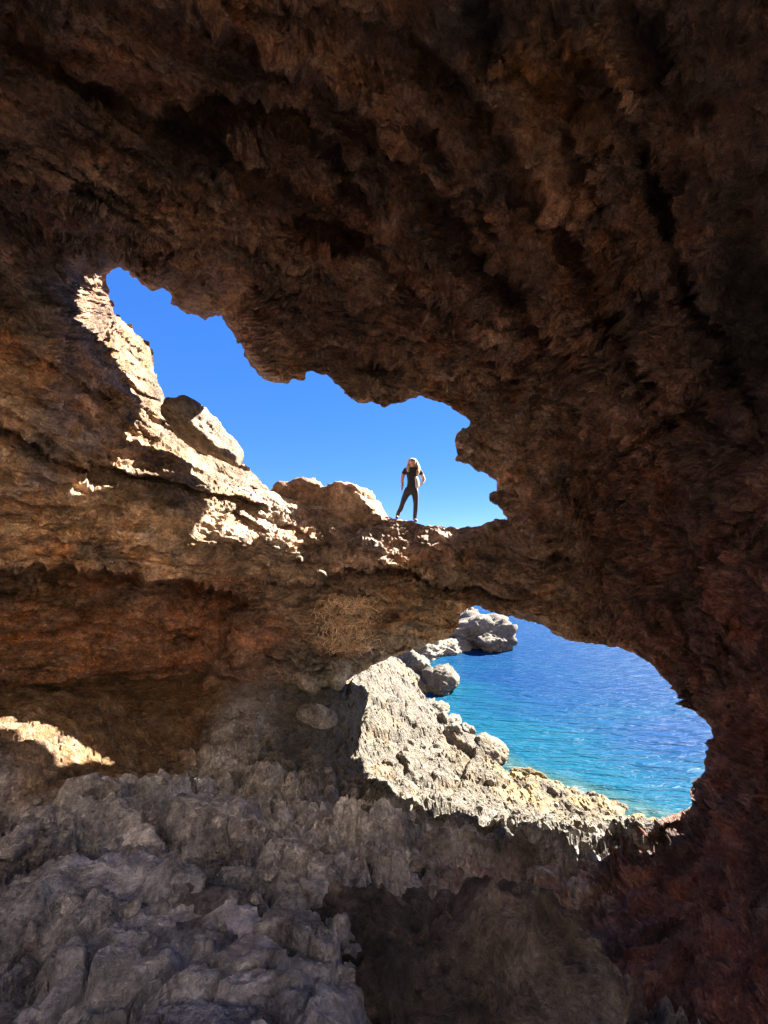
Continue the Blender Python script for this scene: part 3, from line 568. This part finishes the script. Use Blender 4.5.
rock('boulder', U_(-20,838,4.5), U_(172,846,4.2), 1.3, 0.75, 47, (.54,.50,.50), M_GREY, 'weathered grey pitted rock on the left floor, below the sunlit floor patch', sub=6, rough=.11, strata=1.0)
rock('boulder', U_(170,812,4.9), U_(275,850,4.6), 1.0, 0.62, 53, (.5,.46,.47), M_GREY, 'smooth bluish grey rock hump on the floor right of the weathered rock', sub=5, rough=.07)
rock('stone', U_(308,857,4.75), U_(352,858,4.75), 0.36, 0.17, 61, (.46,.40,.36), M_GREY, 'small flat oval stone lying behind the big dark boulder', 'stone', rough=.05)
rock('boulder', U_(323,676,depth_at(337,674)), U_(352,674,depth_at(337,674) + .1), 0.8, 0.95, 67, (.46,.40,.33), M_CAVE, 'upright grey block at the cave edge beside the sunlit slope', rough=.05, planes=10)
rock('boulder', U_(284,682,depth_at(305,682)), U_(326,680,depth_at(305,682) + .05), 0.9, 0.95, 71, (.44,.36,.29), M_CAVE, 'grey brown block wedged left of the upright block under the alcove', rough=.06)
rock('boulder', U_(298,716,depth_at(318,718)), U_(338,722,depth_at(318,718)), 0.8, 0.8, 73, (.40,.35,.31), M_GREY, 'shaded grey block lying below the upright block at the slope edge', rough=.08)
rock('stone', U_(352,647,depth_at(363,645)), U_(375,644,depth_at(363,645) + .05), 0.4, 0.34, 77, (.52,.38,.30), M_CAVE, 'small pinkish stone lodged under the bridge beside the dry shrub', 'stone', rough=.06)
rock('boulder', U_(472,748,12.5), U_(512,760,11.9), 1.1, 0.95, 83, (0.2203, 0.1858, 0.1368), M_SHORE, 'boxy cream boulder at the corner of the shore ledge above the water', rough=.07)
rock('rock_ridge', U_(503,769,11.6), U_(548,781,11.0), 0.5, 0.42, 89, (0.1764, 0.1325, 0.0684), M_SHORE, 'long brown wave worn rock ridge beside the boxy boulder', 'rock', rough=.07)
rock('boulder', U_(416,683,19.0), U_(459,681,18.8), 2.2, 1.5, 97, (0.1613, 0.1418, 0.1123), M_SHORE, 'rounded grey boulder standing in the water at the near cove', rough=.07)
rock('boulder', U_(396,662,20.5), U_(440,668,20.2), 2.0, 1.3, 101, (0.1858, 0.1663, 0.1368), M_SHORE, 'pale boulder behind the rounded boulder where the slope meets the cove', rough=.09)
rock('headland', U_(385,634,31.5), U_(508,634,27.4), 5.2, 2.6, 103, (0.1764, 0.1570, 0.1325), M_SHORE, 'pale rocky headland jutting into the sea beyond the bridge', 'headland', rough=.15, strata=1.0)
rock('rock_shelf', U_(470,640,27.8), U_(519,640,26.9), 3.0, 1.5, 104, (0.1764, 0.1570, 0.1274), M_SHORE, 'low grey rock shelf at the seaward tip of the headland', 'rock', rough=.15, strata=1.0)
rock('rock_shelf', U_(366,652,23.5), U_(474,647,28.4), 3.2, 1.7, 113, (.245,.218,.175), M_SHORE, 'low pale rock shelf joining the sunlit slope to the headland', 'rock', rough=.14, strata=1.0)
rock('boulder', U_(448,614,30.5), U_(486,622,30.0), 3.0, 2.2, 107, (0.2059, 0.1663, 0.1224), M_SHORE, 'cream crag on top of the pale headland', rough=.12)
rock('boulder', U_(426,648,26.5), U_(462,648,26.2), 2.2, 1.2, 109, (.30,.27,.22), M_SHORE, 'dark low boulder at the foot of the headland', rough=.09)
for k, (u, v, d, w, h) in enumerate([(437,712,14.9,.9,.55),(452,726,14.1,.8,.6),(466,737,13.4,.7,.5),(520,748,12.0,.01,.01),(428,700,16.4,.9,.5),(443,736,13.3,.55,.4),(456,748,12.6,.6,.4)]):
    if w < .1: continue
    p = U_(u, v, d); p[2] = ground_base(p[None, :2])[0] + .1
    a = .9 * k
    rock('shore_rock', p - np.array([math.cos(a), math.sin(a), 0.1]) * w / 2, p + np.array([math.cos(a), math.sin(a), .1]) * w / 2, w * .8, h, 120 + k, (0.2153, 0.1908, 0.1519), M_SHORE, 'jagged pale rock in the row along the water edge of the sunlit slope', 'rock', 'jagged rocks along the water edge', sub=4, rough=.12)

def strew(n, u0, u1, v0, v1, w0, w1, mat, colr, label, group, seed):
    rs_ = np.random.RandomState(seed); dg_ = bpy.context.evaluated_depsgraph_get()
    for k_ in range(n):
        for _ in range(12):
            u, v = rs_.uniform(u0, u1), rs_.uniform(v0, v1); p = unproj(u, v, 1.0); h_ = SC.ray_cast(dg_, Vector(CAM), Vector(p - CAM).normalized())
            if h_[0] and h_[4].name in ('shore', 'cave_floor') and h_[1].z > .12: break
        else: continue
        q = np.array(h_[1]); w = math.exp(rs_.uniform(math.log(w0), math.log(w1))); a = rs_.uniform(0, 3.1); e = np.array([math.cos(a), math.sin(a), 0]) * w / 2
        rock('stone', q - e, q + e, w * rs_.uniform(.6, .9), w * rs_.uniform(.45, .8), 700 + seed * 50 + k_, np.array(colr) * rs_.uniform(.75, 1.2), mat, label, 'stone', group, sub=3, rough=.12)
strew(46, 345, 640, 690, 825, .10, .3, M_SHORE, (.23, .20, .155), 'loose pale stone among many scattered over the sunlit slope by the sea', 'loose stones on the sunlit slope', 3)
strew(40, 10, 560, 770, 930, .10, .34, M_GREY, (.46, .41, .39), 'loose grey stone among many scattered over the shaded cave floor', 'loose stones on the cave floor', 5)

# ------------------------------------------------------------------ dry shrub clinging under the bridge, grass tuft on the bridge
def tubes(name, paths, mat, sides=4, label=None, cat=None, colr=(.3,.2,.1), seed=0):
    rs = np.random.RandomState(seed); V = []; Fc = []; C_ = []; n0 = 0
    for pts, r0, r1 in paths:
        pts = np.array(pts); n = len(pts); c = np.array(colr) * rs.uniform(.55, 1.35)
        for k in range(n):
            t = pts[min(k + 1, n - 1)] - pts[max(k - 1, 0)]; t = t / (np.linalg.norm(t) + 1e-9)
            a = np.cross(t, (0.3, 0.9, 0.2)); a /= np.linalg.norm(a); b = np.cross(t, a); r = r0 + (r1 - r0) * k / (n - 1)
            for j in range(sides):
                w = 2 * math.pi * j / sides; V.append(pts[k] + r * (math.cos(w) * a + math.sin(w) * b)); C_.append(c)
        for k in range(n - 1):
            for j in range(sides):
                j2 = (j + 1) % sides; Fc.append([n0 + k * sides + j, n0 + k * sides + j2, n0 + (k + 1) * sides + j2, n0 + (k + 1) * sides + j])
        n0 += n * sides
    o = mesh_np(name, V, Fc, mat, np.array(C_))
    if label: tag(o, label, cat)
    return o
M_TWIG = rock_mat('dry_twig', bump=0.1, vary=0.25)
rs = np.random.RandomState(3); paths = []
for k in range(1100):
    u = rs.normal(347, 15); v = rs.uniform(598, 652); 
    if abs(u - 347) > 34: continue
    p = U_(u, v, depth_at(u, v) - .10) ; d = rs.normal(size=3) * np.array([1, .55, .8]) + np.array([0, -.35, .35]); d /= np.linalg.norm(d)
    pts = [p]; 
    for q in range(4):
        d = d + rs.normal(size=3) * .55; d /= np.linalg.norm(d); pts.append(pts[-1] + d * rs.uniform(.04, .09))
    paths.append((pts, .008, .003))
tubes('dry_shrub', paths, M_TWIG, label='dry brown twiggy shrub clinging to the rock under the bridge', cat='shrub', colr=(.85,.56,.37), seed=4)
bpy.context.view_layer.update()
dg = bpy.context.evaluated_depsgraph_get()
br = bpy.data.objects['rock_bridge']; bt = BVHTree.FromObject(br, dg)
def top_at(x, y):
    h = bt.ray_cast(Vector((x, y, 9.5)), Vector((0, 0, -1))); return h[0].z if h[0] else 7.0
paths = []
g0 = U_(492, 521, 10.15); 
for k in range(60):
    b = g0 + np.array([rs.normal(0, .025), rs.normal(0, .025) + .1, 0]); b[2] = top_at(b[0], b[1]) - .02
    d = np.array([rs.normal(0, .35), rs.normal(0, .35), 1]); d /= np.linalg.norm(d); L = rs.uniform(.08, .17)
    paths.append(([b, b + d * L * .6, b + d * L + np.array([rs.normal(0, .03), rs.normal(0, .03), -.01])], .005, .0015))
tubes('grass_tuft', paths, M_TWIG, sides=3, label='small dry grass tuft on the right end of the bridge', cat='grass tuft', colr=(.28,.24,.12), seed=6)

# ------------------------------------------------------------------ the person on the bridge
M_SKIN = plain_mat('skin', (.55, .33, .24), .5, 40, .06)
M_SHIRT = plain_mat('black_cotton', (.03, .032, .04), .85, 60, .25, bump=.004)
M_LEG = plain_mat('dark_leggings', (.035, .04, .05), .6, 60, .2)
M_HAIR = plain_mat('blonde_hair', (.50, .34, .18), .5, 90, .35, bump=.01)
M_SHOE = plain_mat('dark_shoe', (.05, .045, .045), .6)
M_LENS = plain_mat('dark_lens', (.01, .01, .01), .15)
M_CLOTH = plain_mat('pale_cloth', (.62, .62, .66), .85, 40, .2, bump=.006)
def skin(name, verts, edges, mat, parent, sub=2, root=0):
    me = bpy.data.meshes.new(name); me.from_pydata([v[:3] for v in verts], edges, []); o = bpy.data.objects.new(name, me); COL.objects.link(o)
    m = o.modifiers.new('skin', 'SKIN'); m.use_smooth_shade = True
    for k, v in enumerate(verts):
        r = v[3]; me.skin_vertices[0].data[k].radius = (r, v[4] if len(v) > 4 else r); me.skin_vertices[0].data[k].use_root = (k == root)
    s = o.modifiers.new('subd', 'SUBSURF'); s.levels = sub; s.render_levels = sub
    d = bpy.context.evaluated_depsgraph_get(); me2 = bpy.data.meshes.new_from_object(o.evaluated_get(d)); me2.name = name
    o.modifiers.clear(); o.data = me2; me2.materials.clear(); me2.materials.append(mat); me2.polygons.foreach_set('use_smooth', np.ones(len(me2.polygons), bool))
    bpy.data.meshes.remove(me)
    if parent: o.parent = parent
    return o
edge_p = U_(413, 524, 10.45)
PX, PY = edge_p[0], edge_p[1] + 0.42
zR = top_at(PX + .07, PY); zL = top_at(PX - .36, PY)
person = bpy.data.objects.new('person', None); COL.objects.link(person); person.location = (PX, PY, zR); person.scale = (1.17, 1.15, 1.09)
tag(person, 'person with long blonde hair, sunglasses, black t-shirt and dark leggings standing on the rock bridge', 'person')
dz = min(max(zL - zR, 0.0), .12)
hip = .84
# body: one continuous skinned figure (x right in the picture, -y towards the camera)
BV = [(.0,0,hip,.085,.07),(.005,0,.99,.08,.065),(.01,0,1.12,.10,.08),(.015,0,1.27,.115,.08),(.02,0,1.36,.06,.055),(.025,-.01,1.42,.042),(.03,-.015,1.50,.07,.08),(.03,-.015,1.575,.078,.088),(.03,-.01,1.625,.05,.055),
      (-.09,0,.79,.07),(-.22,-.02,.46,.054),(-.24,-.02,.36,.052),(-.34,.02,.08+dz,.034),(-.35,-.10,.035+dz,.032),(-.355,-.16,.03+dz,.024),
      (.075,0,.79,.07),(.095,-.01,.46,.054),(.09,-.01,.36,.052),(.07,.03,.08,.034),(.09,-.09,.035,.032),(.095,-.15,.03,.024),
      (-.155,0,1.325,.058),(-.20,.0,1.20,.05),(-.225,.0,1.06,.043),(-.215,-.03,.95,.038),(-.235,-.05,.82,.024),(-.237,-.06,.78,.026),
      (.19,0,1.325,.058),(.25,.02,1.20,.05),(.30,.04,1.08,.043),(.235,-.02,.98,.037),(.175,-.06,.92,.024),(.15,-.07,.90,.026)]
BE = [(0,1),(1,2),(2,3),(3,4),(4,5),(5,6),(6,7),(7,8),(0,9),(9,10),(10,11),(11,12),(12,13),(13,14),(0,15),(15,16),(16,17),(17,18),(18,19),(19,20),(3,21),(21,22),(22,23),(23,24),(24,25),(25,26),(3,27),(27,28),(28,29),(29,30),(30,31),(31,32)]
def fingers(bv, be, wrist, palm, direction, side):
    d = np.array(direction, float); d /= np.linalg.norm(d); s = np.array(side, float); s -= d * s.dot(d); s /= np.linalg.norm(s); p = np.array(bv[palm][:3])
    for k, (off, L) in enumerate(((-.027, .062), (-.009, .072), (.009, .068), (.026, .052))):
        a = p + s * off * .8; b = a + d * L * .55; c = b + (d * .8 + np.array([.0, -.5, -.2])) * L * .5; n = len(bv)
        bv += [(*a, .009), (*b, .0085), (*c, .007)]; be += [(palm, n), (n, n + 1), (n + 1, n + 2)]
    n = len(bv); t = p - s * .03 - d * .01; bv += [(*t, .011), (*(t - s * .018 + d * .035), .009)]; be += [(palm, n), (n, n + 1)]
fingers(BV, BE, 25, 26, (-.05, -.15, -1), (0, 1, 0)); fingers(BV, BE, 31, 32, (-.8, -.3, -.35), (0, 0, 1))
body = skin('body', BV, BE, M_SKIN, person)
skin('t_shirt', [(.0,0,.80,.135,.11),(.0,0,.90,.128,.105),(.005,0,1.0,.108,.092),(.01,0,1.13,.122,.10),(.015,0,1.26,.132,.098),(.02,0,1.345,.085,.072),(-.14,0,1.335,.068),(-.18,0,1.25,.062),(-.19,0,1.20,.06),(.18,0,1.335,.068),(.225,.01,1.25,.062),(.245,.015,1.20,.06)],
     [(0,1),(1,2),(2,3),(3,4),(4,5),(4,6),(6,7),(7,8),(4,9),(9,10),(10,11)], M_SHIRT, person)
skin('leggings', [(0,0,hip+.10,.125,.10),(0,0,hip,.145,.115),(-.10,0,.78,.105),(-.165,-.01,.62,.08),(-.22,-.02,.46,.062),(-.25,-.02,.34,.062),(-.31,.005,.18+dz,.052),(-.342,.02,.05+dz,.05),(.085,0,.78,.105),(.09,-.005,.62,.08),(.095,-.01,.46,.062),(.09,-.005,.34,.062),(.075,.02,.18,.052),(.07,.03,.04,.05)],
     [(0,1),(1,2),(2,3),(3,4),(4,5),(5,6),(6,7),(1,8),(8,9),(9,10),(10,11),(11,12),(12,13)], M_LEG, person, root=1)
for sx, zz in ((-.345, dz), (.085, 0)):
    skin('shoe', [(sx+.008,.045,.045+zz,.042),(sx,-.04,.04+zz,.043),(sx-.006,-.13,.035+zz,.038),(sx-.008,-.17,.032+zz,.028)], [(0,1),(1,2),(2,3)], M_SHOE, person)
skin('hair', [(.03,.03,1.655,.10,.085),(.03,.07,1.58,.118,.085),(.035,.07,1.48,.12,.06),(.04,.04,1.38,.11,.05),(-.07,.03,1.47,.042),(-.085,-.05,1.36,.045),(-.075,-.11,1.26,.034),(.14,.03,1.47,.052),(.16,-.02,1.36,.058),(.145,-.09,1.25,.042),(.12,-.10,1.15,.024)],
     [(0,1),(1,2),(2,3),(2,4),(4,5),(5,6),(2,7),(7,8),(8,9),(9,10)], M_HAIR, person)
gl = skin('sunglasses', [(-.045,-.085,1.562,.006),(.0,-.103,1.56,.026,.012),(.03,-.106,1.564,.007),(.06,-.103,1.56,.026,.012),(.105,-.085,1.562,.006),(-.052,.0,1.565,.004),(.112,.0,1.565,.004)], [(0,1),(1,2),(2,3),(3,4),(0,5),(4,6)], M_LENS, person, root=2)
skin('nose', [(.03,-.09,1.55,.010),(.03,-.112,1.525,.014)], [(0,1)], M_SKIN, body, 1)
skin('mouth', [(.008,-.094,1.49,.006),(.03,-.101,1.488,.009),(.052,-.094,1.49,.006)], [(0,1),(1,2)], plain_mat('lips', (.42,.14,.12), .5), body, 1)
cloth = skin('pale_cloth', [(.10,-.12,1.14,.04,.02),(.115,-.145,1.04,.055,.03),(.125,-.15,.93,.06,.03),(.115,-.14,.84,.045,.02)], [(0,1),(1,2),(2,3)], M_CLOTH, None)
cloth.location = person.location; cloth.scale = person.scale
tag(cloth, 'pale folded cloth held against the hip of the person on the bridge', 'cloth')
